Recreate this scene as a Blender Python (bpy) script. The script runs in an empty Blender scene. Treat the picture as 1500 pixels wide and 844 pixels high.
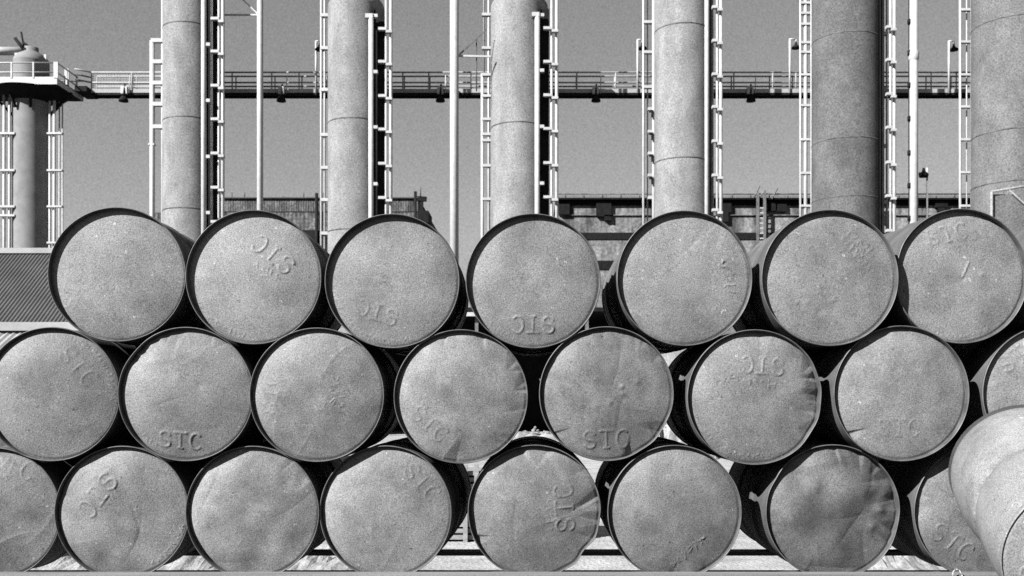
import bpy, math, random
import numpy as np
from mathutils import Vector, Matrix, noise as mnoise

random.seed(7)
SC = bpy.context.scene
COL = SC.collection
F = 1426.0            # focal length in photo pixels (1500 wide)
VX, VY = 775.0, 575.0  # vanishing point of the view axis
H = 1.35              # eye height
R_ = math.radians


def P(px, py, Y):
    """photo pixel at depth Y -> point in the world"""
    return Vector(((px - VX) / F * Y, Y, H - (py - VY) / F * Y))


# ------------------------------------------------------------------ helpers
class MB:
    def __init__(self):
        self.v, self.f, self.s = [], [], []

    def add(self, verts, faces, smooth=False):
        o = len(self.v)
        self.v += [tuple(p) for p in verts]
        self.f += [tuple(i + o for i in f) for f in faces]
        self.s += [smooth] * len(faces)

    def box(self, x0, x1, y0, y1, z0, z1):
        v = [(x0, y0, z0), (x1, y0, z0), (x1, y1, z0), (x0, y1, z0), (x0, y0, z1), (x1, y0, z1), (x1, y1, z1), (x0, y1, z1)]
        self.add(v, [(0, 3, 2, 1), (4, 5, 6, 7), (0, 1, 5, 4), (1, 2, 6, 5), (2, 3, 7, 6), (3, 0, 4, 7)])
        return self

    def cbox(self, c, sx, sy, sz):
        return self.box(c[0] - sx / 2, c[0] + sx / 2, c[1] - sy / 2, c[1] + sy / 2, c[2] - sz / 2, c[2] + sz / 2)

    def tube(self, a, b, r, n=14, r2=None, caps=True):
        a, b = Vector(a), Vector(b)
        r2 = r if r2 is None else r2
        d = (b - a).normalized()
        u = d.orthogonal().normalized()
        w = d.cross(u)
        v = []
        for p, rr in ((a, r), (b, r2)):
            for i in range(n):
                t = 2 * math.pi * i / n
                v.append(p + u * math.cos(t) * rr + w * math.sin(t) * rr)
        self.add(v, [(i, (i + 1) % n, n + (i + 1) % n, n + i) for i in range(n)], True)
        if caps:
            o = len(self.v) - 2 * n
            self.f += [tuple(o + i for i in reversed(range(n))), tuple(o + n + i for i in range(n))]
            self.s += [False, False]
        return self

    def beam(self, a, b, w, h):
        """rectangular bar from a to b"""
        a, b = Vector(a), Vector(b)
        d = (b - a).normalized()
        u = d.cross(Vector((0, 0, 1)))
        if u.length < 1e-4:
            u = Vector((1, 0, 0))
        u.normalize()
        k = u.cross(d)
        v = []
        for p in (a, b):
            for sx, sz in ((-1, -1), (1, -1), (1, 1), (-1, 1)):
                v.append(p + u * sx * w / 2 + k * sz * h / 2)
        self.add(v, [(0, 1, 2, 3), (7, 6, 5, 4), (0, 4, 5, 1), (1, 5, 6, 2), (2, 6, 7, 3), (3, 7, 4, 0)])
        return self

    def lathe(self, prof, c, n=48, axis='Z', smooth=True, a0=0.0):
        """prof: (radius, height) list round a vertical axis at c"""
        v, f = [], []
        m = len(prof)
        for i in range(n):
            t = a0 + 2 * math.pi * i / n
            for r, h in prof:
                v.append((c[0] + r * math.cos(t), c[1] + r * math.sin(t), c[2] + h))
        for i in range(n):
            j = (i + 1) % n
            for k in range(m - 1):
                f.append((i * m + k, j * m + k, j * m + k + 1, i * m + k + 1))
        self.add(v, f, smooth)
        return self

    def build(self, name, mat, parent=None, loc=None, auto=False):
        me = bpy.data.meshes.new(name)
        me.from_pydata(self.v, [], self.f)
        me.polygons.foreach_set('use_smooth', self.s)
        me.update()
        o = bpy.data.objects.new(name, me)
        COL.objects.link(o)
        me.materials.append(mat)
        if parent is not None:
            o.parent = parent
        return o


def tag(o, label=None, cat=None, group=None, kind=None):
    if label: o['label'] = label
    if cat: o['category'] = cat
    if group: o['group'] = group
    if kind: o['kind'] = kind
    return o


def empty(name, loc, label, cat, group=None):
    o = bpy.data.objects.new(name, None)
    o.empty_display_size = 0.2
    COL.objects.link(o)
    o.location = loc
    return tag(o, label, cat, group)


def part(name, mb, mat, root):
    """builds a mesh given in world coordinates as a child of root (unrotated)"""
    l = root.location
    mb.v = [(x - l.x, y - l.y, z - l.z) for x, y, z in mb.v]
    return mb.build(name, mat, root)


def subpart(name, mb, mat, root, parent):
    l = root.location
    mb.v = [(x - l.x, y - l.y, z - l.z) for x, y, z in mb.v]
    return mb.build(name, mat, parent)


# ---------------------------------------------------------------- materials
def mat_grey(name, a, b, scale=6.0, rough=0.6, speck=0.0, speck_scale=300.0, bump=0.0, bump_scale=40.0,
             stretch=None, metal=0.0, detail=6.0, spec=0.35, chips=0.0, coord='Object', lo=0.35, hi=0.65):
    a, b = a * .58, b * .58
    m = bpy.data.materials.new(name)
    m.use_nodes = True
    nt = m.node_tree
    N, L = nt.nodes, nt.links
    bs = N['Principled BSDF']
    tc = N.new('ShaderNodeTexCoord')
    oi = N.new('ShaderNodeObjectInfo')      # every object gets its own stretch of the pattern
    ro = N.new('ShaderNodeVectorMath'); ro.operation = 'MULTIPLY_ADD'
    cx = N.new('ShaderNodeCombineXYZ')
    for k in range(3):
        L.new(oi.outputs['Random'], cx.inputs[k])
    ro.inputs[1].default_value = (37.0, 53.0, 71.0)
    L.new(cx.outputs[0], ro.inputs[0])
    L.new(tc.outputs[coord], ro.inputs[2])
    src = ro.outputs[0]
    if stretch:
        mp = N.new('ShaderNodeMapping')
        mp.inputs['Scale'].default_value = stretch
        L.new(src, mp.inputs['Vector'])
        vec = mp.outputs['Vector']
    else:
        vec = src
    nz = N.new('ShaderNodeTexNoise')
    nz.inputs['Scale'].default_value = scale
    nz.inputs['Detail'].default_value = detail
    nz.inputs['Roughness'].default_value = 0.6
    L.new(vec, nz.inputs['Vector'])
    mr = N.new('ShaderNodeMapRange')
    mr.inputs['From Min'].default_value = lo
    mr.inputs['From Max'].default_value = hi
    mr.inputs['To Min'].default_value = a
    mr.inputs['To Max'].default_value = b
    L.new(nz.outputs['Fac'], mr.inputs['Value'])
    val = mr.outputs['Result']
    if speck:
        n2 = N.new('ShaderNodeTexNoise')
        n2.inputs['Scale'].default_value = speck_scale
        n2.inputs['Detail'].default_value = 2.0
        L.new(src, n2.inputs['Vector'])
        m2 = N.new('ShaderNodeMapRange')
        m2.inputs['From Min'].default_value = 0.25
        m2.inputs['From Max'].default_value = 0.75
        m2.inputs['To Min'].default_value = 1 - speck
        m2.inputs['To Max'].default_value = 1 + speck
        L.new(n2.outputs['Fac'], m2.inputs['Value'])
        mu = N.new('ShaderNodeMath'); mu.operation = 'MULTIPLY'
        L.new(val, mu.inputs[0]); L.new(m2.outputs['Result'], mu.inputs[1])
        val = mu.outputs[0]
    if chips:
        n3 = N.new('ShaderNodeTexNoise')
        n3.inputs['Scale'].default_value = 42.0
        n3.inputs['Detail'].default_value = 3.0
        L.new(src, n3.inputs['Vector'])
        m3 = N.new('ShaderNodeMapRange')
        m3.inputs['From Min'].default_value = 0.715
        m3.inputs['From Max'].default_value = 0.74
        m3.inputs['To Min'].default_value = 1.0
        m3.inputs['To Max'].default_value = 1.0 - chips
        L.new(n3.outputs['Fac'], m3.inputs['Value'])
        m5 = N.new('ShaderNodeMapRange')
        m5.inputs['From Min'].default_value = 0.255
        m5.inputs['From Max'].default_value = 0.30
        m5.inputs['To Min'].default_value = 1.9
        m5.inputs['To Max'].default_value = 1.0
        L.new(n3.outputs['Fac'], m5.inputs['Value'])
        n6 = N.new('ShaderNodeTexNoise')            # broad stains
        n6.inputs['Scale'].default_value = 2.6
        n6.inputs['Detail'].default_value = 8.0
        n6.inputs['Roughness'].default_value = 0.72
        L.new(src, n6.inputs['Vector'])
        m6 = N.new('ShaderNodeMapRange')
        m6.inputs['From Min'].default_value = 0.33
        m6.inputs['From Max'].default_value = 0.55
        m6.inputs['To Min'].default_value = 0.62
        m6.inputs['To Max'].default_value = 1.05
        L.new(n6.outputs['Fac'], m6.inputs['Value'])
        for extra in (m5, m6):
            mu = N.new('ShaderNodeMath'); mu.operation = 'MULTIPLY'
            L.new(val, mu.inputs[0]); L.new(extra.outputs['Result'], mu.inputs[1])
            val = mu.outputs[0]
        mu = N.new('ShaderNodeMath'); mu.operation = 'MULTIPLY'
        L.new(val, mu.inputs[0]); L.new(m3.outputs['Result'], mu.inputs[1])
        val = mu.outputs[0]
    cb = N.new('ShaderNodeCombineColor')
    for k in ('Red', 'Green', 'Blue'):
        L.new(val, cb.inputs[k])
    L.new(cb.outputs['Color'], bs.inputs['Base Color'])
    bs.inputs['Roughness'].default_value = rough
    bs.inputs['Metallic'].default_value = metal
    bs.inputs['Specular IOR Level'].default_value = spec
    if bump:
        n4 = N.new('ShaderNodeTexNoise')
        n4.inputs['Scale'].default_value = bump_scale
        n4.inputs['Detail'].default_value = 4.0
        L.new(src, n4.inputs['Vector'])
        bp = N.new('ShaderNodeBump')
        bp.inputs['Strength'].default_value = 1.0
        bp.inputs['Distance'].default_value = bump
        L.new(n4.outputs['Fac'], bp.inputs['Height'])
        L.new(bp.outputs['Normal'], bs.inputs['Normal'])
    return m


M = {}
# six slightly different paints for the drum heads
HEAD = [mat_grey('head_paint_%d' % i, a, b, scale=s, rough=0.55, speck=0.52, speck_scale=200, bump=0.0012,
                 bump_scale=190, chips=0.55, spec=0.08)
        for i, (a, b, s) in enumerate([(.215, .265, 7), (.185, .235, 5), (.19, .245, 8), (.165, .235, 9), (.14, .205, 7), (.085, .15, 6)])]
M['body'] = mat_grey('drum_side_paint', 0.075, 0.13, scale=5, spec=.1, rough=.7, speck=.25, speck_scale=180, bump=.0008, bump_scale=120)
M['chime'] = mat_grey('worn_chime_steel', .06, .13, scale=14, rough=.5, speck=.2, spec=.4)
M['fg_body'] = mat_grey('pale_drum_paint', 0.2, 0.27, scale=5, rough=.6, speck=.5, speck_scale=200, bump=.0008, bump_scale=160, chips=.5)
M['column_light'] = mat_grey('weathered_aluminium_paint', 0.19, 0.28, scale=1.6, rough=.85, spec=.08, stretch=(1, 1, .45), speck=.45, speck_scale=20)
M['column_dark'] = mat_grey('dull_column_steel', 0.09, 0.14, scale=1.1, rough=.85, spec=.08, stretch=(1, 1, .8), speck=.5, speck_scale=18)
M['column_mid'] = mat_grey('streaked_column_steel', 0.12, 0.175, scale=1.3, rough=.85, spec=.08, stretch=(1, 1, .6), speck=.5, speck_scale=18)
M['vessel'] = mat_grey('pale_vessel_paint', .19, .25, scale=2, rough=.85, spec=.08, speck=.06, speck_scale=25)
M['white'] = mat_grey('white_pipe_paint', 0.4, 0.5, scale=4, rough=.5, speck=.05, speck_scale=30)
M['rail'] = mat_grey('off_white_rail_paint', .30, .38, scale=4, rough=.6, spec=.1)
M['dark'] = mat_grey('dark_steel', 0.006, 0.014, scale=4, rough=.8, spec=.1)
M['seam'] = mat_grey('sooty_weld', 0.03, 0.13, scale=3, rough=.8)
M['concrete'] = mat_grey('streaked_concrete', 0.05, 0.27, scale=1.0, rough=.9, stretch=(1.6, 1.6, .35), speck=.5, speck_scale=6, bump=.01, bump_scale=4)
M['ground'] = mat_grey('yard_gravel', 0.045, 0.07, scale=.6, rough=.95, speck=.3, speck_scale=15, bump=.02, bump_scale=14)
M['sand'] = mat_grey('pale_packed_sand', 0.3, 0.42, scale=2.2, rough=.95, speck=.16, speck_scale=60, bump=.02, bump_scale=28, chips=.5)
M['timber'] = mat_grey('grey_timber', 0.15, 0.22, scale=3, rough=.85, stretch=(.5, 6, 6), speck=.2, speck_scale=120, bump=.002, bump_scale=60)
M['bearer'] = mat_grey('dark_timber', 0.03, 0.05, scale=3, rough=.85, stretch=(.5, 6, 6), speck=.2)
M['stone'] = mat_grey('pale_rubble', 0.18, 0.34, scale=9, rough=.95, speck=.3, speck_scale=60, bump=.01, bump_scale=40)
M['shed_wall'] = mat_grey('weathered_sheet_wall', 0.02, 0.12, scale=1.2, rough=.8, stretch=(1.6, 1, .9), speck=.9, speck_scale=8)
M['shed_roof'] = mat_grey('dark_sheet_roof', .05, .08, scale=1.5, rough=.75, speck=.2, speck_scale=30)
M['galv_roof'] = mat_grey('galvanised_sheet', 0.26, 0.33, scale=1.5, rough=.6, speck=.1, speck_scale=30)
M['wood_stack'] = mat_grey('sawn_timber', 0.2, 0.3, scale=4, rough=.9, stretch=(.4, 4, 6), speck=.2, speck_scale=60)
M['wire'] = mat_grey('bent_wire', 0.3, 0.4, scale=4, rough=.4)

# ------------------------------------------------------------------- drums
L_DRUM = 0.88
R = 0.2945
RH = R - 0.0048       # radius of the recessed head
REC = 0.028           # how deep the head sits inside the chime

GLYPH = {}


def arc(cx, cy, rx, ry, a0, a1, n=9):
    return [(cx + rx * math.cos(R_(a0 + (a1 - a0) * i / n)), cy + ry * math.sin(R_(a0 + (a1 - a0) * i / n))) for i in range(n + 1)]


GLYPH['S'] = [arc(.34, .74, .30, .26, 15, 270) + arc(.34, .26, .30, .22, 90, -165)]
GLYPH['T'] = [[(.02, .98), (.70, .98)], [(.36, .98), (.36, .02)]]
GLYPH['C'] = [arc(.38, .5, .34, .5, 50, 310, 14)]
GLYPH['T'] += [[(.24, .02), (.48, .02)]]


def word_strokes(word, h):
    out, x = [], 0.0
    adv = .92
    w = (len(word) - 1) * adv + .72
    for ch in word:
        for pl in GLYPH[ch]:
            out.append([((px + x - w / 2) * h, (py - .5) * h) for px, py in pl])
        x += adv
    return out


def seg_dist(U, V, a, b):
    ax, ay = a
    dx, dy = b[0] - ax, b[1] - ay
    l2 = dx * dx + dy * dy + 1e-12
    t = np.clip(((U - ax) * dx + (V - ay) * dy) / l2, 0, 1)
    return np.hypot(U - ax - t * dx, V - ay - t * dy)


def emboss(Hh, U, V, strokes, cx, cy, rot, width, height):
    c, s = math.cos(R_(rot)), math.sin(R_(rot))
    best = np.full(U.shape, 1.0)
    ext = max(max(math.hypot(*p) for p in pl) for pl in strokes) + .03
    msk = np.hypot(U - cx, V - cy) < ext
    u, v = U[msk], V[msk]
    d = np.full(u.shape, 1.0)
    for pl in strokes:
        q = [(cx + c * x - s * y, cy + s * x + c * y) for x, y in pl]
        for a, b in zip(q[:-1], q[1:]):
            d = np.minimum(d, seg_dist(u, v, a, b))
    best[msk] = d
    wear = .74 + .26 * np.sin(U * 61 + cx * 40) * np.sin(V * 53 + cy * 70 + rot)
    Hh += height * wear * (1 / (1 + np.exp((best - width) / (width * .28))))


def smooth01(x):
    x = np.clip(x, 0, 1)
    return x * x * (3 - 2 * x)


# square grid mapped onto a disc
NG = 170
_a = np.linspace(-1, 1, NG)
_gx, _gy = np.meshgrid(_a, _a)
_ax, _ay = np.abs(_gx), np.abs(_gy)
_r = np.where(_ax > _ay, _gx, _gy)
_safe = np.where(_r == 0, 1, _r)
_phi = np.where(_ax > _ay, (math.pi / 4) * (_gy / _safe), math.pi / 2 - (math.pi / 4) * (_gx / _safe))
DU = (_r * np.cos(_phi)).ravel()
DV = (_r * np.sin(_phi)).ravel()
_i = np.arange(NG * NG).reshape(NG, NG)
QUADS = np.stack([_i[:-1, :-1], _i[:-1, 1:], _i[1:, 1:], _i[1:, :-1]], -1).reshape(-1, 4)


def grid_mesh(name, co, quads, mat):
    me = bpy.data.meshes.new(name)
    me.vertices.add(len(co))
    me.vertices.foreach_set('co', co.astype(np.float32).ravel())
    me.loops.add(quads.size)
    me.loops.foreach_set('vertex_index', quads.astype(np.int32).ravel())
    me.polygons.add(len(quads))
    me.polygons.foreach_set('loop_start', np.arange(0, quads.size, 4, dtype=np.int32))
    me.polygons.foreach_set('loop_total', np.full(len(quads), 4, dtype=np.int32))
    me.polygons.foreach_set('use_smooth', np.ones(len(quads), dtype=bool))
    me.update(calc_edges=True)
    me.validate()
    me.materials.append(mat)
    return me


def rim_scale(th, flats):
    """radius factor at angle th; flats: (angle, half width, depth) knocks in the chime"""
    k = np.ones_like(th)
    for a, w, d in flats:
        dd = np.abs((th - R_(a) + math.pi) % (2 * math.pi) - math.pi)
        k -= d / R * smooth01(1 - dd / R_(w))
    return k


def ring_surface(profile, n, flats, fade, close):
    """profile: (radius, y) list; swept round the y axis; returns verts and quads"""
    th = np.linspace(0, 2 * math.pi, n, endpoint=False)
    k = rim_scale(th, flats)
    co = []
    for r, y in profile:
        w = fade(y)
        kk = 1 + (k - 1) * w
        co.append(np.stack([r * kk * np.cos(th), np.full(n, y), r * kk * np.sin(th)], -1))
    co = np.concatenate(co)
    m = len(profile)
    i = np.arange(n)
    q = []
    for a in range(m - 1 if not close else m):
        b = (a + 1) % m
        q.append(np.stack([a * n + i, a * n + (i + 1) % n, b * n + (i + 1) % n, b * n + i], -1))
    return co, np.concatenate(q)


def make_drum(name, label, cx, cy, Y, spec, group='steel drums stacked three rows high', root_rot=None):
    """cx, cy: photo position of the centre of the front rim; Y its distance"""
    seed = spec.get('seed', 1)
    rng = np.random.default_rng(seed)
    c = P(cx, cy, Y)
    yaw = R_(spec.get('yaw', 0.0))       # positive: back end swings left
    rotm = Matrix.Rotation(yaw, 4, 'Z') @ Matrix.Rotation(R_(spec.get('pitch', 0)), 4, 'X')
    base = c + rotm @ Vector((0, L_DRUM / 2, -R))
    root = empty(name, base, label, 'drum', group)
    root.rotation_euler = rotm.to_euler()
    off = Vector((0, -L_DRUM / 2, R))    # front centre in local coordinates
    flats = spec.get('flats', [])

    # --- side shell with two rolling hoops
    rb = R - 0.004
    prof = [(rb, .012), (rb, .05), (rb, .12), (rb, .2), (rb, .262)]
    for yc in spec.get('hoops', (L_DRUM / 3, 2 * L_DRUM / 3)):
        for t in np.linspace(-1, 1, 9):
            prof.append((rb + .0085 * (math.cos(math.pi * t) * .5 + .5), yc + t * .022))
        if yc < .4:
            prof += [(rb, .36), (rb, .44), (rb, .52)]
    prof += [(rb, .64), (rb, .72), (rb, .80), (rb, L_DRUM - .012)]
    if spec.get('bulge'):                 # swollen sections between the ribs
        prof = []
        for k in range(2):
            y0, y1 = .012 + k * .425, .012 + (k + 1) * .425
            for t in np.linspace(0, 1, 16):
                prof.append((rb - .026 + spec['bulge'] * math.sin(math.pi * min(1, max(0, t))) ** .40, y0 + (y1 - y0) * t))
        prof.append((rb - .03, L_DRUM - .012))
    co, q = ring_surface(prof, 96, flats, lambda y: max(0, 1 - y / .45), False)
    co += np.array(off)
    if seed % 2:                          # faint dents along the side
        th = np.arctan2(co[:, 2] - off.z, co[:, 0])
        for _ in range(5):
            t0, y0 = rng.uniform(-3, 3), rng.uniform(-.3, .35)
            g = np.exp(-(((th - t0 + math.pi) % (2 * math.pi) - math.pi) / .25) ** 2 - ((co[:, 1] - y0) / .08) ** 2)
            co[:, 0] -= .005 * g * np.cos(th); co[:, 2] -= .005 * g * np.sin(th)
    me = grid_mesh('body', co, q[:, ::-1], spec.get('body', M['body']))
    o = bpy.data.objects.new('body', me); COL.objects.link(o); o.parent = root

    # --- chimes (front and rear)
    for front in ((True,) if spec.get('bulge') else (True, False)):
        pr = [(R - .004, .016), (R, .013), (R + .0015, .008), (R + .001, .003), (R - .0008, 0), (R - .0022, .0),
              (R - .0036, .003), (R - .0042, .010), (R - .0050, .022), (R - .0052, .040)]
        if not front:
            pr = [(r, L_DRUM - y) for r, y in pr]
        co, q = ring_surface(pr, 192, flats if front else [], lambda y: max(0, 1 - y / .45), False)
        co += np.array(off)
        me = grid_mesh('chime', co, q if not front else q[:, ::-1], spec.get('chime', M['chime']))
        o = bpy.data.objects.new('chime', me); COL.objects.link(o); o.parent = root

    # --- front head: shallow dome, pressed lettering, dents
    U, V = DU * RH, DV * RH
    rho = np.hypot(DU, DV)
    th = np.arctan2(DV, DU)
    h = np.zeros_like(U)
    dome = spec.get('dome', .030)
    h += dome * (1 - rho ** spec.get('round', 2.5)) * (1 + spec.get('lean', 0) * (DV - DU) / 1.414)
    # turned-down edge of the plate
    h -= .0035 * smooth01((rho - .955) / .045)
    amp = spec.get('dent', 1.0)
    for _ in range(22):
        a, rr = rng.uniform(0, 2 * math.pi), math.sqrt(rng.uniform(0, 1)) * RH
        s = rng.uniform(.018, .075)
        h += amp * rng.uniform(-.0036, .0024) * (s / .05) * np.exp(-((U - rr * math.cos(a)) ** 2 + (V - rr * math.sin(a)) ** 2) / (s * s))
    pinches = list(spec.get('creases', []))
    for (a0, a1, n, l, k) in spec.get('facets', []):
        for _ in range(n + 2):
            pinches.append((rng.uniform(a0, a1), l * rng.uniform(.5, 1.35), rng.uniform(.012, .034), k * rng.uniform(.35, 1.15), rng.uniform(-.5, .5)))
    for _ in range(spec.get('folds', 0)):             # short sharp folds in the sheet
        a, rr = rng.uniform(0, 2 * math.pi), math.sqrt(rng.uniform(.05, .8)) * RH
        fx, fy, fa = rr * math.cos(a), rr * math.sin(a), rng.uniform(0, math.pi)
        ln, wd = rng.uniform(.05, .13), rng.uniform(.010, .022)
        al = (U - fx) * math.cos(fa) + (V - fy) * math.sin(fa)
        ac = -(U - fx) * math.sin(fa) + (V - fy) * math.cos(fa) + 2.0 * al * al * rng.uniform(-1, 1)
        h += amp * rng.choice([-1, 1]) * rng.uniform(.0012, .0030) * np.exp(-np.abs(ac) / np.where(ac > 0, wd, wd * 2.2)) * np.exp(-(al / ln) ** 2)
    for (a0, l, w, k, skew) in pinches:
        ca, sa = math.cos(R_(a0)), math.sin(R_(a0))
        along = U * ca + V * sa
        across = -U * sa + V * ca + skew * (along - RH)
        w2 = np.where(across > 0, w * 2.6, w)
        ramp = smooth01((along / RH - (1 - l)) / l)
        h -= k * np.clip(1 - np.abs(across) / (w2 * (.25 + .75 * ramp) + 1e-6), 0, 1) * ramp
    for (dx, dy, s, k) in spec.get('bumps', []):      # offsets in photo pixels from the centre
        x, y = dx * Y / F, -dy * Y / F
        s = s * Y / F
        h += k * np.exp(-((U - x) ** 2 + (V - y) ** 2) / (s * s))
    for (dx, dy, rot, hpx, k) in spec.get('stc', []):
        emboss(h, U, V, word_strokes('STC', hpx * .90 * Y / F), dx * Y / F, -dy * Y / F, rot, .0047, k)
    for (dx, dy, rot, n, hpx, k) in spec.get('small', []):   # worn small lettering, unreadable
        st, x, g = [], 0, hpx * Y / F
        for i in range(n):
            x0 = (i - n / 2) * g * .85
            for _ in range(2):
                st.append([(x0 + rng.uniform(0, .55) * g, rng.uniform(-.5, .5) * g), (x0 + rng.uniform(0, .55) * g, rng.uniform(-.5, .5) * g)])
        emboss(h, U, V, st, dx * Y / F, -dy * Y / F, rot, .0028, k)
    for (ax, ay, bx, by, wd, k) in spec.get('strokes', []):
        emboss(h, U, V, [[(ax * Y / F, -ay * Y / F), (bx * Y / F, -by * Y / F)]], 0, 0, 0, wd, k)
    for (a0, a1, k) in spec.get('arcs', []):                 # small characters round the edge
        a = a0
        while a < a1:
            rr = RH * .90
            cxx, cyy = rr * math.cos(R_(a)), rr * math.sin(R_(a))
            st = [[(rng.uniform(-.008, .008), rng.uniform(-.010, .010)), (rng.uniform(-.008, .008), rng.uniform(-.010, .010))] for _ in range(2)]
            emboss(h, U, V, st, cxx, cyy, a - 90, .0026, k)
            a += rng.uniform(3.5, 5.5)
    kk = 1 + (rim_scale(th, flats) - 1)
    kk = 1 + (kk - 1) * np.clip((rho - .3) / .7, 0, 1)
    co = np.stack([U * kk + off.x, off.y + spec.get('rec', REC) - h, V * kk + off.z], -1)
    me = grid_mesh('head', co, QUADS, spec.get('mat', HEAD[seed % 3]))
    o = bpy.data.objects.new('head', me); COL.objects.link(o); o.parent = root
    # --- rear head
    mb = MB()
    n = 48
    vv = [(0, off.y + L_DRUM - .014, off.z)]
    for rr, yy in ((RH * .5, -.016), (RH, -.024)):
        vv += [(rr * math.cos(2 * math.pi * i / n), off.y + L_DRUM + yy, off.z + rr * math.sin(2 * math.pi * i / n)) for i in range(n)]
    ff = [(0, 1 + (i + 1) % n, 1 + i) for i in range(n)] + [(1 + i, 1 + (i + 1) % n, 1 + n + (i + 1) % n, 1 + n + i) for i in range(n)]
    mb.add(vv, ff, True)
    mb.build('head', M['body'], root)
    return root


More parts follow.
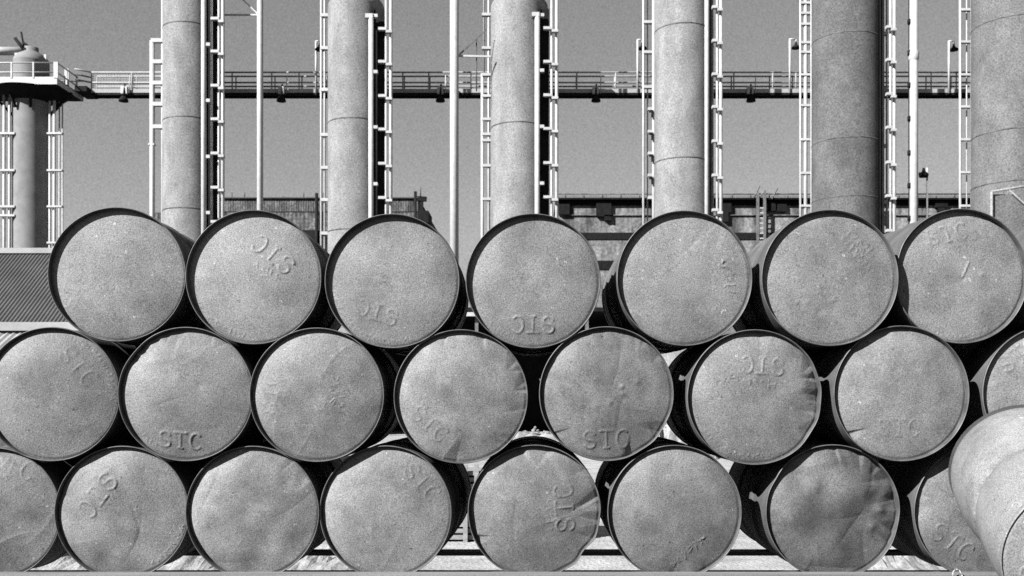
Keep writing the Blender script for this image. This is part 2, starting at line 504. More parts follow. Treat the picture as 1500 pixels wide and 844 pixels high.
E = .0042   # emboss height
DR = [
    # label, cx, cy, Y, spec
    ('smooth grey drum at the left end of the top row, its head almost bare', 171.5, 402.0, 4.27,
     dict(folds=2, seed=3, yaw=4.5, mat=HEAD[0], dome=.028, dent=.5, stc=[(-66, 22, 80, 24, .0010)])),
    ('grey top row drum with STC slanting at the top right of its head', 371.5, 406.0, 4.27,
     dict(folds=2, seed=4, yaw=2.5, mat=HEAD[0], dome=.028, dent=.7, stc=[(28, -34, 142, 29, E)], small=[(18, -10, 142, 4, 13, .002), (26, -6, 142, 3, 10, .002)], arcs=[(205, 262, .002)])),
    ('top row drum with upside-down STC low on its head, left of the white pole', 574.5, 411.5, 4.27,
     dict(folds=2, seed=5, yaw=1, mat=HEAD[1], dome=.028, dent=.5, stc=[(-22, 46, 162, 26, E * .65)], arcs=[(190, 290, .002)])),
    ('evenly grey drum in the middle of the top row, STC upside-down at its bottom', 781.0, 411.5, 4.26,
     dict(folds=2, seed=6, mat=HEAD[1], dome=.028, dent=.5, stc=[(0, 64, 180, 27, E)], arcs=[(225, 262, .0015)])),
    ('top row drum with fan creases at its upper edge, tiny letters at right', 1003.0, 407.5, 4.24,
     dict(folds=2, seed=7, mat=HEAD[1], dome=.028, dent=.7, facets=[(30, 100, 4, .95, .0022)], small=[(60, -8, 88, 5, 11, .0028), (70, 4, 88, 4, 10, .0028), (57, -22, 60, 2, 10, .003)], flats=[(35, 25, .003)])),
    ('top row drum with slanted tiny letters upper right, pale knocks low on its head', 1216.0, 407.0, 4.21,
     dict(folds=2, seed=8, yaw=-1, mat=HEAD[1], dome=.028, dent=.7, small=[(48, -52, -42, 5, 12, .0026), (38, -40, -42, 4, 11, .0026), (50, -22, -42, 4, 10, .0026)],
          bumps=[(-33, 35, 5, .003), (4, 32, 5, .003), (-48, 36, 3, .003), (-15, 50, 5, -.003), (20, -58, 5, .003)])),
    ('top row drum with STC arched at its top and a pale scratch at the centre', 1409.0, 404.5, 4.25,
     dict(folds=2, seed=9, yaw=1.5, mat=HEAD[2], dome=.028, dent=.8, stc=[(-20, -62, 12, 26, E * .8)], strokes=[(1, 2, 10, -20, .0045, .004)], bumps=[(1, 4, 4, -.004), (30, -2, 4, .003)], facets=[(40, 120, 4, .4, .002)],
          flats=[(172, 24, .005)], arcs=[(245, 300, .002)])),
    ('drum cut off by the right picture edge in the top row', 1602.0, 405.0, 4.25, dict(folds=2, seed=10, mat=HEAD[1])),
    # second row
    ('middle row drum at the left end, STC slanting across its upper right', 75.0, 577.5, 4.278,
     dict(lean=.5, folds=7, seed=11, yaw=3, mat=HEAD[1], round=2.9, dome=.046, dent=.6, stc=[(40, -40, -48, 27, E * .45)], arcs=[(-5, 80, .0018)])),
    ('middle row drum with crumpled upper left edge and upright STC at the bottom', 272.0, 577.5, 4.278,
     dict(lean=.5, folds=7, seed=12, yaw=2, mat=HEAD[1], round=2.9, dome=.046, dent=1.0, facets=[(20, 185, 7, .46, .0070)], stc=[(-8, 68, -5, 26, E)], bumps=[(22, -12, 8, -.003), (-10, -22, 7, .002)], arcs=[(190, 240, .002)],
          flats=[(140, 22, .004)])),
    ('middle row drum with a blotched centre of worn lettering and a dull lower half', 464.0, 578.5, 4.278,
     dict(lean=.5, folds=7, seed=13, yaw=1, mat=HEAD[3], round=2.9, dome=.046, dent=1.6, stc=[(-66, -2, 84, 25, E * .4)], small=[(28, -4, 90, 5, 14, .0024), (14, 6, 60, 4, 14, .002), (36, 8, 90, 4, 12, .002)], bumps=[(-10, 10, 18, -.004), (10, 45, 28, -.004)])),
    ('middle row drum with a sharp folded dent at the bottom and STC at lower left', 675.0, 581.0, 4.278,
     dict(lean=.5, folds=7, seed=14, mat=HEAD[3], round=2.9, dome=.046, dent=1.3, stc=[(-45, 40, -42, 26, E * .65)], creases=[(-95, .45, .058, .013, .2)], facets=[(-50, 110, 8, .3, .007)], bumps=[(-10, -5, 12, -.0035)])),
    ('middle row drum with pale flecks at its centre, STC at the bottom', 888.5, 577.0, 4.265,
     dict(lean=.5, folds=7, seed=15, mat=HEAD[4], round=2.9, dome=.046, dent=1.4, stc=[(0, 67, 2, 29, E)], facets=[(-75, 150, 10, .30, .0065)], creases=[(-142, .3, .012, .007, .3)], flats=[(-28, 20, .005), (-58, 16, .004)],
          bumps=[(22, -10, 4, .004), (24, 0, 4, .004), (45, -18, 4, .003), (-16, 18, 5, .003), (-8, -30, 9, -.003), (5, 12, 4, .003)])),
    ('middle row drum with squared right edge, upside-down STC near the top', 1106.0, 582.0, 4.24,
     dict(lean=.5, folds=7, seed=16, mat=HEAD[4], round=2.9, dome=.046, dent=1.2, stc=[(10, -46, 176, 27, E)], small=[(6, -20, 174, 5, 11, .0028), (-36, -26, 10, 4, 12, -.004)], creases=[(84, .6, .05, .013, .0), (2, .36, .045, .016, .1)],
          facets=[(-60, 30, 4, .3, .009)], flats=[(-5, 20, .006), (-32, 20, .006), (20, 16, .004)], arcs=[(215, 300, .002)])),
    ('middle row drum with small fold at lower left, faint STC beneath the centre', 1321.0, 576.5, 4.23,
     dict(lean=.5, folds=7, seed=17, mat=HEAD[3], round=2.9, dome=.046, dent=.9, stc=[(-4, 50, 0, 27, E * .4)], creases=[(-142, .32, .014, .010, .35)], facets=[(60, 160, 4, .2, .003)])),
    ('middle row drum cut off by the right picture edge, above the pale drum', 1538.0, 576.0, 4.27,
     dict(lean=.5, folds=7, seed=18, mat=HEAD[2], stc=[(-44, -56, 35, 27, E)])),
    # bottom row
    ('bottom row drum cut off by the left picture edge', -11.0, 753.0, 4.315,
     dict(lean=.6, folds=8, seed=19, yaw=3, mat=HEAD[3], round=2.9, dome=.050, dent=1.3, stc=[(28, -68, -14, 27, E * .5)])),
    ('bottom row drum with STC slanting steeply on its upper left, pale rubble beside it', 178.5, 751.0, 4.315,
     dict(lean=.6, folds=8, seed=20, yaw=2, mat=HEAD[2], round=2.9, dome=.050, dent=1.4, stc=[(-32, -26, 234, 30, E)], small=[(-16, -18, 234, 4, 13, .002)], arcs=[(-60, -12, .0025)], bumps=[(45, 10, 30, -.005), (30, 55, 16, -.003)])),
    ('bottom row drum with a blank softly dented head and no lettering', 369.5, 751.0, 4.315,
     dict(lean=.6, folds=8, seed=21, yaw=1, mat=HEAD[2], round=2.9, dome=.050, dent=1.7, bumps=[(50, -45, 10, -.004), (35, -30, 30, -.003)], facets=[(30, 90, 3, .3, .004)])),
    ('bottom row drum with faint slanted STC near its upper right edge', 564.5, 750.5, 4.315,
     dict(lean=.6, folds=8, seed=22, yaw=-2.2, mat=HEAD[2], round=2.9, dome=.050, dent=.8, stc=[(54, -44, -48, 26, E * .6)], arcs=[(0, 55, .0015)])),
    ('bottom row drum buckled inward at its lower right rim, STC reading upward', 783.0, 749.5, 4.31,
     dict(lean=.6, folds=8, seed=23, mat=HEAD[4], round=2.9, dome=.050, dent=1.3, stc=[(44, -6, 94, 30, E)], small=[(22, 4, 94, 5, 12, .002)], facets=[(-35, 130, 6, .5, .010)], creases=[(-156, .30, .013, .011, .3)],
          flats=[(-38, 17, .016), (-62, 14, .004), (-8, 14, .004)])),
    ('bottom row drum with worn tiny letters at the lower right of a plain head', 988.5, 750.5, 4.278,
     dict(lean=.6, folds=8, seed=24, mat=HEAD[4], round=2.9, dome=.050, dent=.7, small=[(22, 58, 35, 6, 13, .003), (34, 46, 35, 4, 11, .003)], facets=[(-110, -50, 4, .22, .004)], flats=[(40, 20, .003)])),
    ('badly battered bottom row drum with deep hollows over its whole head', 1220.5, 750.0, 4.27,
     dict(lean=.5, folds=9, seed=25, mat=HEAD[5], round=2.9, dome=.050, dent=1.9, facets=[(-60, 100, 6, .42, .013), (110, 260, 6, .3, .005)], bumps=[(-52, -50, 20, -.024), (-28, -38, 10, .010), (40, 20, 34, -.018), (10, -20, 26, .012), (-30, 30, 26, -.014), (62, -20, 13, -.012), (70, -4, 8, .010), (58, 22, 8, .010), (0, 40, 18, .008), (-64, 8, 14, .008)],
          creases=[(-28, .3, .012, .009, .2)], flats=[(-12, 20, .004), (150, 14, .004)])),
    ('bottom row drum half hidden behind the pale drum at right, STC at lower left', 1437.0, 750.0, 4.30,
     dict(lean=.6, folds=8, seed=26, mat=HEAD[4], round=2.9, dome=.050, dent=1.3, stc=[(-42, 44, -35, 29, E)], facets=[(150, 230, 4, .3, .005)])),
]
for label, cx, cy, Y, spec in DR:
    make_drum('steel_drum', label, cx, cy, Y, spec)

# pale drum lying in front at the lower right, its rear end on the plank
far_c, near_c = P(1492, 684, 4.20), P(1588, 802, 3.45)
d = (far_c - near_c).normalized()
near_c = far_c - d * L_DRUM
root = make_drum('steel_drum', 'pale drum lying in front of the stack, its near end running out of the picture', 0, 0, 4.2,
                 dict(seed=31, mat=M['fg_body'], body=M['fg_body'], chime=M['fg_body'], dome=.012, rec=.003, hoops=(), bulge=.036, dent=.8, stc=[(-62, 0, 85, 28, E)]),
                 group='steel drums stacked three rows high')
q = Vector((0, 1, 0)).rotation_difference(d)
root.rotation_mode = 'QUATERNION'
root.rotation_quaternion = q
root.location = near_c + q @ Vector((0, L_DRUM / 2, -R))
del root['group']

# --------------------------------------------------- plank, bearer, rubble
ZR = H - (847 - VY) / F * 4.30        # the height the bottom drums rest at
ZB = H - (837 - VY) / F * 4.20
r = empty('timber_beam', (-1, 4.15, 0), 'long grey timber beam lying along the foot of the drum stack', 'beam')
part('beam', MB().box(-4, 2.02, 4.115, 4.19, ZB - .16, ZB), M['timber'], r)
for x in (-3.2, -1.2, .9):
    part('post', MB().box(x - .06, x + .06, 4.117, 4.188, 0, ZB - .162), M['timber'], r)
for yy, nm in ((5.06, 'thin dark rail under the rear ends of the bottom drums'), (4.46, 'dark rail under the front ends of the bottom drums')):
    r = empty('support_rail', (-1, yy, 0), nm, 'rail')
    part('rail', MB().box(-4, 4, yy - .04, yy + .04, ZR - .022, ZR - .001), M['bearer'], r)
    for px in (-160, 178, 988, 1437, 1700):
        x = P(px, VY, 4.9).x
        part('post', MB().box(x - .05, x + .05, yy - .04, yy + .04, 0, ZR - .024), M['bearer'], r)
r = empty('timber_block', (2.15, 3.6, 0), 'stout timber block carrying the pale drum', 'block')
z0 = near_c.z
part('block', MB().box(1.8, 2.5, 3.52, 3.68, 0, z0 - R + .012), M['timber'], r)
mb = MB()
pts = [P(1396, 846, 4.09), P(1396, 838, 4.09), P(1400, 834, 4.10), P(1405, 835, 4.10), P(1409, 842, 4.09), P(1411, 850, 4.09)]
for a, b in zip(pts[:-1], pts[1:]):
    mb.tube(a, b, .003, 8)
tag(mb.build('wire_hook', M['wire']), 'bent wire hook sticking up at the beam beside the pale drum', 'hook')


def stones(name, spots, mat, label):
    rng = random.Random(5)
    mb = MB()
    t = (1 + 5 ** .5) / 2
    iv = [Vector(p).normalized() for p in [(-1, t, 0), (1, t, 0), (-1, -t, 0), (1, -t, 0), (0, -1, t), (0, 1, t), (0, -1, -t), (0, 1, -t), (t, 0, -1), (t, 0, 1), (-t, 0, -1), (-t, 0, 1)]]
    fc = [(0, 11, 5), (0, 5, 1), (0, 1, 7), (0, 7, 10), (0, 10, 11), (1, 5, 9), (5, 11, 4), (11, 10, 2), (10, 7, 6), (7, 1, 8), (3, 9, 4), (3, 4, 2), (3, 2, 6), (3, 6, 8), (3, 8, 9), (4, 9, 5), (2, 4, 11), (6, 2, 10), (8, 6, 7), (9, 8, 1)]
    for (px, Y, wx, hh, n) in spots:
        c = P(px, VY, Y)
        for _ in range(n):
            u = rng.gauss(0, .45)
            x = c.x + u * wx
            y = Y + rng.uniform(-.1, .12)
            z = rng.uniform(0, max(.1, 1 - abs(u))) * hh
            s = rng.uniform(.012, .05)
            mb.add([(x + p.x * s * rng.uniform(.7, 1.5), y + p.y * s * rng.uniform(.7, 1.4), z + p.z * s * rng.uniform(.6, 1.1)) for p in iv], fc)
        # the sandy heap itself
        n1, n2 = 22, 8
        vs, fs = [], []
        for i in range(n1):
            for j in range(n2):
                a, b = i / (n1 - 1) * 2 - 1, j / (n2 - 1) * 2 - 1
                x, y = c.x + a * wx * 1.5, Y + b * .5
                z = hh * max(0, 1 - a * a) * max(0, 1 - b * b) * (.75 + .5 * mnoise.noise((x * 9, y * 9, 3))) + .012 * mnoise.noise((x * 40, y * 40, 1)) - .004
                vs.append((x, y, z))
        for i in range(n1 - 1):
            for j in range(n2 - 1):
                fs.append((i * n2 + j, (i + 1) * n2 + j, (i + 1) * n2 + j + 1, i * n2 + j + 1))
        mb.add(vs, fs)
    return tag(mb.build(name, mat), kind='stuff', label=label)


stones('rubble', [(112, 7.6, .22, .16, 120), (288, 7.6, .22, .18, 120), (482, 7.6, .26, .15, 110), (785, 24, 1.2, .5, 140), (985, 20, .6, 1.0, 60), (1300, 7.5, .25, .16, 90)], M['stone'], 'pale rubble and sand heaped behind the drums')

# ---------------------------------------------------------------- ground
mb = MB(); mb.add([(-3000, -200, -.006), (3000, -200, -.006), (3000, 4000, -.006), (-3000, 4000, -.006)], [(0, 1, 2, 3)])
tag(mb.build('ground', M['ground']), kind='structure')
mb = MB()
n = 60
vs = [(-14 + 30 * i / n, 4.06 + 30 * j / n, -.001 + .006 * mnoise.noise((i * .7, j * .7, 0))) for j in range(n + 1) for i in range(n + 1)]
mb.add(vs, [(j * (n + 1) + i, j * (n + 1) + i + 1, (j + 1) * (n + 1) + i + 1, (j + 1) * (n + 1) + i) for j in range(n) for i in range(n)], True)
tag(mb.build('sandy_ground', M['sand']), kind='structure')

# ------------------------------------------------- low things behind the gaps
r = empty('timber_stack', P(694, VY, 9.0) + Vector((0, 0, -H)), 'low stack of pale sawn boards seen through a gap between drums', 'timber stack')
for k in range(11):
    part('board', MB().box(-.95, .35, 8.8 + .01 * (k % 2), 9.3, .02 + k * .058, .058 + k * .058), M['wood_stack'], r)
for px in (684, 700):
    a = P(px, VY, 9)
    part('support_post', MB().box(a.x - .02, a.x + .02, 8.76, 8.795, 0, .70), M['wood_stack'], r)

zc = H + (VY - 456) / F * 30
xa, xb = P(520, VY, 30).x, P(905, VY, 30).x
r = empty('shade_store', ((xa + xb) / 2, 32, 0), 'open-fronted store added behind the drums to darken the gaps', 'store')
part('roof', MB().box(xa, xb, 30, 35.2, zc, zc + .12), M['dark'], r)  # invented store, its deep roof added to keep the back wall in shade
part('back_wall', MB().box(xa + .05, xb - .05, 35, 35.15, 0, zc - .003), M['dark'], r)
for x in (xa + .1, xb - .1):
    part('side_wall', MB().box(x - .05, x + .05, 30.6, 34.99, 0, zc - .003), M['dark'], r)
for px in (560, 698, 860):
    x = P(px, VY, 30).x
    part('post', MB().box(x - .05, x + .05, 30.05, 30.15, 0, zc - .003), M['column_mid'], r)
part('gutter', MB().box(P(678, VY, 30).x, P(705, VY, 30).x, 29.88, 29.99, zc - .16, zc - .04), M['white'], r)

# ------------------------------------------------------------ left sheds


def corrugated(x0, x1, ya, za, yb, zb, pitch, amp, thick=.03):
    """ribbed sheet from the eave (ya, za) up to the ridge (yb, zb)"""
    n = int((x1 - x0) / pitch * 6)
    d = Vector((0, yb - ya, zb - za)).normalized()
    nn = Vector((0, -d.z, d.y))
    mb = MB()
    v = []
    for i in range(n + 1):
        x = x0 + (x1 - x0) * i / n
        o = amp * math.sin(2 * math.pi * i / 6)
        for (y, z) in ((ya, za), (yb, zb)):
            for t in (o, o - thick):
                p = Vector((x, y, z)) + nn * t
                v.append(p)
    f = []
    for i in range(n):
        a, b = i * 4, i * 4 + 4
        f += [(a, b, b + 2, a + 2), (a + 1, a + 3, b + 3, b + 1)]
    f += [(0, 2, 3, 1), (n * 4, n * 4 + 1, n * 4 + 3, n * 4 + 2)]
    mb.add(v, f)
    return mb


a = P(0, 474, 15)
ridge_y = 16.7
zr = H + (VY - 371) / F * ridge_y
r = empty('storage_shed', (-9, 16, 0), 'low shed with a dark ribbed roof and pale ridge at the left', 'shed')
part('roof', corrugated(-13, -5.4, 15.0, a.z, ridge_y, zr, .062, .010), M['shed_roof'], r)
part('ridge_cap', MB().box(-13, -5.38, ridge_y - .05, ridge_y + .12, zr - .005, zr + .085), M['galv_roof'], r)
part('rear_roof', corrugated(-13, -5.4, 18.6, a.z, ridge_y + .13, zr, .062, .010), M['shed_roof'], r)
part('wall', MB().box(-12.8, -5.6, 15.15, 18.4, 0, a.z - .06), M['shed_wall'], r)
part('lean_to_roof', corrugated(-13, -5.4, 13.4, a.z - .95, 14.97, a.z - .10, .10, .012), M['galv_roof'], r)
part('gutter', MB().box(-13, -5.4, 14.82, 14.96, a.z - .12, a.z + .01), M['galv_roof'], r)
part('wall', MB().box(-12.8, -5.6, 13.6, 14.8, 0, a.z - 1.0), M['shed_wall'], r)

# ------------------------------------------------------------- columns
YC = 40.0
U_ = YC / F             # metres per photo pixel at the columns


def zpx(py, Y=YC):
    return H - (py - VY) / F * Y


ORD = ['first', 'second', 'third', 'fourth', 'fifth', 'sixth']
cols = [
    # cx, r(px), top y, material, seam ys, label
    (280.5, 40, -260, 'column_light', (31, 170, 304), 'pale tall column with gauge loops on its left side, first from the left'),
    (522.0, 41, 14, 'column_light', (172, 335), 'pale tall column with a domed top at the picture edge, beside the thin white pole'),
    (761.0, 42, 14, 'column_light', (178,), 'pale tall column with a domed top, right of the thick white pole'),
    (1000.0, 41, -260, 'column_light', (33, 230), 'pale tall column with small bracket loops on its left, near the middle of the walkway'),
    (1239.0, 48.5, -260, 'column_dark', (45, 200, 286), 'broad dark blotchy column with three weld seams, left of the flanged pipe'),
    (1485.0, 58, -260, 'column_mid', (20, 186, 263), 'broad streaked column at the right picture edge behind a handrail'),
]
for i, (cx, rp, top, m, seams, label) in enumerate(cols):
    c = P(cx, VY, YC)
    rr = rp * U_
    r = empty('process_column', (c.x, YC, 0), label, 'column', 'row of tall process columns')
    zt = zpx(top)
    prof = [(rr + .25, 0), (rr + .25, .3), (rr + .02, .5)]
    part('skirt', MB().lathe(prof + [(rr + .02, 1.6), (rr, 1.62)], (c.x, YC, 0), 64), M[m], r)
    part('shell', MB().lathe([(rr, 1.6 + k * (zt - 1.6) / 12) for k in range(13)], (c.x, YC, 0), 96), M[m], r)
    dome = [(rr * math.cos(R_(t)), rr * .55 * math.sin(R_(t))) for t in range(0, 90, 8)] + [(0.001, rr * .55)]
    part('top_dome', MB().lathe(dome, (c.x, YC, zt), 64), M[m], r)
    for y in seams:
        # the near face of the shell stands closer than the axis
        z = H + (VY - y) / F * (YC - rr)
        pr = [(rr - .01, -.03), (rr + .006, -.024), (rr + .010, 0), (rr + .006, .024), (rr - .01, .03)]
        part('weld_seam', MB().lathe(pr, (c.x, YC, z), 96), M['seam'], r)
    part('top_nozzle', MB().tube((c.x, YC, zt + rr * .5), (c.x, YC, zt + rr * .5 + 1.0), .18, 20), M[m], r)


def pipe_run(label, pipes, brackets, cat='pipes', group='pipe runs clamped to the columns', mat='white', name='pipe_run'):
    """pipes: (px, y top, y bottom, radius px, Y); brackets: (px0, px1, py, Y, height px)"""
    p0 = pipes[0]
    r = empty(name, (P(p0[0], VY, p0[4]).x, p0[4], 0), label, cat, group)
    for (px, y0, y1, rp, Y) in pipes:
        a, b = P(px, y0, Y), P(px, y1, Y)
        if y1 > 560:
            b.z = 0
        part('pipe', MB().tube(a, b, rp * Y / F, 16), M[mat], r)
    for (x0, x1, y, Y, h) in brackets:
        a, b = P(x0, y, Y), P(x1, y, Y)
        hh = h * Y / F
        part('bracket', MB().box(a.x, b.x, Y - .10, Y + .10, a.z - hh / 2, a.z + hh / 2), M[mat], r)
    return r


BOT = 600
# right hand bundles: front pipe with clamps and a pair of thinner ones behind
right = [
    # column index, front pipe px, top y, thin pipe px list, clamp ys thin pair, clamp ys front
    (0, 298.5, -250, (310.5, 320.5, 326.5), [28, 76, 126, 175, 225, 275, 325], [66, 148, 230, 312]),
    (1, 543.5, 22, (555.5, 565.5, 572.5), [43, 91, 141, 190, 240, 290, 330], [24, 106, 187, 270]),
    (2, 787.0, 20, (797.0, 808.0, 815.5), [42, 91, 140, 189, 239, 289], [23, 104, 186, 269]),
    (3, 1035.0, -250, (1044.0, 1050.5, 1056.0), [11, 60, 109, 157, 207, 257, 308], [70, 152, 234, 310]),
    (4, 1289.5, -250, (1299.0, 1304.5, 1310.0), [40, 88, 138, 187, 238, 287, 338], [50, 131, 214, 296]),
]
for (ci, fx, top, thin, cl, cf) in right:
    cx, rp = cols[ci][0], cols[ci][1]

    def ydepth(px, gap):
        u = (px - cx) / rp
        s = math.sqrt(max(0, 1 - u * u)) * rp * U_
        return YC - s - gap
    Yf = ydepth(fx, .22)
    pipe_run('single white pipe standing before the %s column, clamped along its right side' % ORD[ci],
             [(fx, top, BOT, 3.8, Yf)],
             [(fx + 3, fx + 10, y, Yf + .05, 4.5) for y in cf] + ([(fx - 8, fx + 3, top + 2, Yf, 6)] if top > 0 else []))
    ys = [ydepth(t, .16) for t in thin]
    run = pipe_run('thin white pipes with staggered clamps before a painted shade strip, right side of the %s column' % ORD[ci],
             [(thin[0], -250 if top < 0 else 24, BOT, 1.5, ys[0]), (thin[1], -250 if ci > 2 else -40, BOT, 1.7, YC - 1.0), (thin[2], -250, BOT, 2.4, YC - 1.0)],
             [(thin[0] - 1, thin[1] + 1, y, YC - 1.12, 3.8) for y in cl] + [(thin[1], thin[2] + 2, y + 4, YC - 1.14, 3.6) for y in cl])
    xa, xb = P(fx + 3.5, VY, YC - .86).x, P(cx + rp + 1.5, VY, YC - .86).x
    zshade = zpx(-250 if top < 0 else 26, YC)
    part('shade_strip', MB().box(xa, xb, YC - .90, YC - .78, .4, zshade).box(xa, xa + .03, YC - .96, YC - .902, .4, zshade).box(xb - .03, xb, YC - .96, YC - .902, .4, zshade), M['dark'], run)  # dark channel added to paint in the column's shaded side

# left hand runs
Yl = YC + .75
pipe_run('gauge pipe with square white loops on the left of the first column',
         [(223, 60, BOT, 3.6, Yl), (238, -250, BOT, 1.8, Yl)],
         [(222, 240, y, Yl, 5.5) for y in (60, 91, 122, 153, 186)] + [(218, 227, 212, Yl, 2.5)])
pipe_run('white ladder-like pipe pair with short brackets on the left of the second column',
         [(470.5, -250, BOT, 1.6, Yl), (475.5, -250, BOT, 1.4, Yl)], [(470, 481, y, Yl, 4.5) for y in (23, 71, 132, 198, 246, 293, 342)])
pipe_run('short gauge pipe pair with closely set brackets on the left of the third column',
         [(706.5, 108, BOT, 2.2, Yl), (709, -250, 108, 1.3, Yl), (716, -250, BOT, 1.8, Yl)], [(706, 719, y, Yl, 3.8) for y in (22, 71, 110, 141, 175, 197, 206, 243, 292)])
pipe_run('three thin white pipes with short brackets on the left of the fourth column',
         [(942.5, -250, BOT, 1.6, Yl), (948.5, -250, BOT, 1.0, Yl + .2), (957.5, -250, BOT, 2.3, Yl - .3)],
         [(942, 958, y, Yl, 3.8) for y in (33, 77, 128)] + [(949, 958, y, Yl, 4.0) for y in (160, 193, 225, 257, 290)])
pipe_run('three white pipes set close together on the left of the fifth dark column',
         [(1172.5, -250, BOT, 1.5, Yl), (1180, -250, BOT, 2.6, Yl), (1189.5, -250, BOT, 2.3, Yl - .2)],
         [(1172, 1190, y, Yl, 3.2) for y in (5, 20, 36, 63, 77, 110, 155, 205, 254, 302)])
pipe_run('white ladder-like pipe frame on the left of the sixth streaked column',
         [(1406.5, -250, BOT, 1.8, Yl), (1416, -250, BOT, .9, Yl + .2), (1424.5, -250, BOT, 2.6, Yl - .3)],
         [(1406, 1425, y, Yl, 3.2) for y in (15, 62, 110, 157, 205, 253, 302)])

# gauge loops (dark hooks) beside the fourth column
r = empty('gauge_bracket', P(952, VY, Yl - .35) + Vector((0, 0, -H)), 'stack of dark hooked brackets between pipes at the fourth column', 'brackets')
for y in (163, 196, 228, 261):
    a = P(951, y, Yl - .42); b = P(957, y, Yl - .42); c = P(957, y + 9, Yl - .42)
    part('hook', MB().beam(a, b, .09, .09).beam(b + Vector((-.05, 0, 0)), c + Vector((-.05, 0, 0)), .07, .07), M['dark'], r)

# free standing poles
def pole(name, px, rp, Y, label, cat='pole', extra=None):
    p = P(px, VY, Y)
    r = empty(name, (p.x, Y, 0), label, cat)
    part('shaft', MB().tube((p.x, Y, 0), (p.x, Y, zpx(-250, Y)), rp * Y / F, 24), M['white'], r)
    part('base_plate', MB().box(p.x - .3, p.x + .3, Y - .3, Y + .3, 0, .05), M['dark'], r)
    return r


r = pole('pipe_pole', 381.0, 4.4, 39.6, 'thin white pole with a short cross arm, between the first and second columns')
part('cross_arm', MB().beam(P(328, 22, 39.7), P(378, 22, 39.7), .06, .06), M['white'], r)
part('brace', MB().beam(P(352, -4, 39.7), P(377, 20, 39.7), .05, .05), M['white'], r)
r = pole('pipe_pole', 665.5, 6.4, 39.0, 'thick white pole with a triangular bracket, left of the third column')
part('cross_arm', MB().beam(P(670, 82, 39.1), P(719, 83, 39.1), .07, .07), M['white'], r)
part('brace', MB().beam(P(673, 80, 39.1), P(712, 44, 39.1), .04, .05), M['seam'], r)
part('drop_rod', MB().tube(P(698, 57, 39.2), P(698, 134, 39.2), .025, 8), M['seam'], r)
r = pole('flanged_pipe', 1338.5, 6.0, 39.0, 'tall white pipe with dark flanges, right of the dark column', 'pipe')
part('tracer_pipe', MB().tube(P(1332, -250, 39.05), (P(1332, 0, 39.05).x, 39.05, 0), .035, 10), M['dark'], r)
for y in (32, 78, 125, 174, 224, 272, 320):
    part('flange', MB().tube(P(1332, y - 3.5, 39.0), P(1332, y + 3.5, 39.0), .075, 16), M['dark'], r)
part('collar', MB().lathe([(6.0 * 39.0 / F, -.2), (.205, -.12), (.205, .12), (6.0 * 39.0 / F, .2)], P(1338.5, 82, 39.0), 24), M['white'], r)

# ----------------------------------------------------------- walkway
YW = 41.5
DEP = .55
r = empty('walkway', (0, YW, 0), 'long elevated walkway with white rails running behind the columns', 'walkway')
zd = zpx(139.0, YW)       # underside of the front girder
x0, x1 = P(134, VY, YW).x, P(1428, VY, YW).x
part('girder', MB().box(x0, x1, YW, YW + .12, zd, zd + .10), M['dark'], r)
part('girder', MB().box(x0, x1, YW + DEP - .12, YW + DEP, zd, zd + .10), M['dark'], r)
part('deck', MB().box(x0, x1, YW + .005, YW + DEP, zd + .103, zd + .13), M['dark'], r)
part('toe_board', MB().box(x0, x1, YW - .02, YW + .004, zd + .085, zd + .25), M['rail'], r)
part('toe_board', MB().box(x0, x1, YW + DEP + .002, YW + DEP + .02, zd + .11, zd + .20), M['rail'], r)
top_z = zpx(106, YW)
mid_z = zpx(121, YW)
for yy in (YW + .01, YW + DEP - .01):
    for z in (top_z, mid_z):
        part('rail', MB().tube((x0, yy, z), (x1, yy, z), .036, 10), M['rail'], r)
for px in (134, 193, 250, 340, 398, 438, 475, 590, 628, 690, 745, 845, 902, 942, 1075, 1132, 1166, 1240, 1364, 1401):
    p = P(px, VY, YW)
    part('rail_post', MB().tube((p.x, YW + .01, zd + .14), (p.x, YW + .01, top_z), .03, 8), M['rail'], r)
    part('rail_post', MB().tube((p.x, YW + DEP - .01, zd + .14), (p.x, YW + DEP - .01, top_z), .03, 8), M['rail'], r)
# wire mesh between the rails of the first bay
mbm = MB()
xm = P(220, VY, YW).x
for k in range(22):
    x = x0 + (xm - x0) * k / 21
    mbm.box(x - .006, x + .006, YW + .030, YW + .040, zd + .3, top_z)
for k in range(9):
    z = zd + .34 + k * (top_z - zd - .36) / 8
    mbm.box(x0, xm, YW + .041, YW + .05, z - .010, z + .010)
part('mesh_panel', mbm, M['rail'], r)
for px in (280.5, 522, 761, 1000, 1239):
    p = P(px, VY, YW)
    part('bracket', MB().beam((p.x, YC + .9, zd - .06), (p.x, YW + .3, zd - .06), .2, .1), M['dark'], r)

# floodlights hanging under the walkway and the clutter above them
for k, (px, where) in enumerate([(181, 'near the left end of the walkway'), (412, 'right of the thin white pole'), (645, 'left of the thick white pole'), (873, 'right of the third column'), (1100, 'left of the dark fifth column')]):
    p = P(px, 144, YW - .2)
    r = empty('floodlight', (p.x, YW - .2, p.z), 'black floodlight hanging under the walkway ' + where, 'lamp', 'floodlights under the walkway')
    part('housing', MB().lathe([(.02, .12), (.09, .10), (.19, -.04), (.20, -.12), (.0, -.12)], (p.x, YW - .2, p.z - .02), 20), M['dark'], r)
    part('stem', MB().tube((p.x, YW - .2, p.z + .1), (p.x + .02, YW - .1, p.z + .62), .04, 8), M['dark'], r)
    part('switch_box', MB().box(p.x - .15, p.x + .12, YW - .16, YW - .03, p.z + .22, p.z + .52), M['white'], r)
    part('conduit', MB().tube((p.x + .2, YW - .1, p.z + .25), (p.x + .22, YW - .1, p.z + 1.0), .022, 8), M['white'], r)
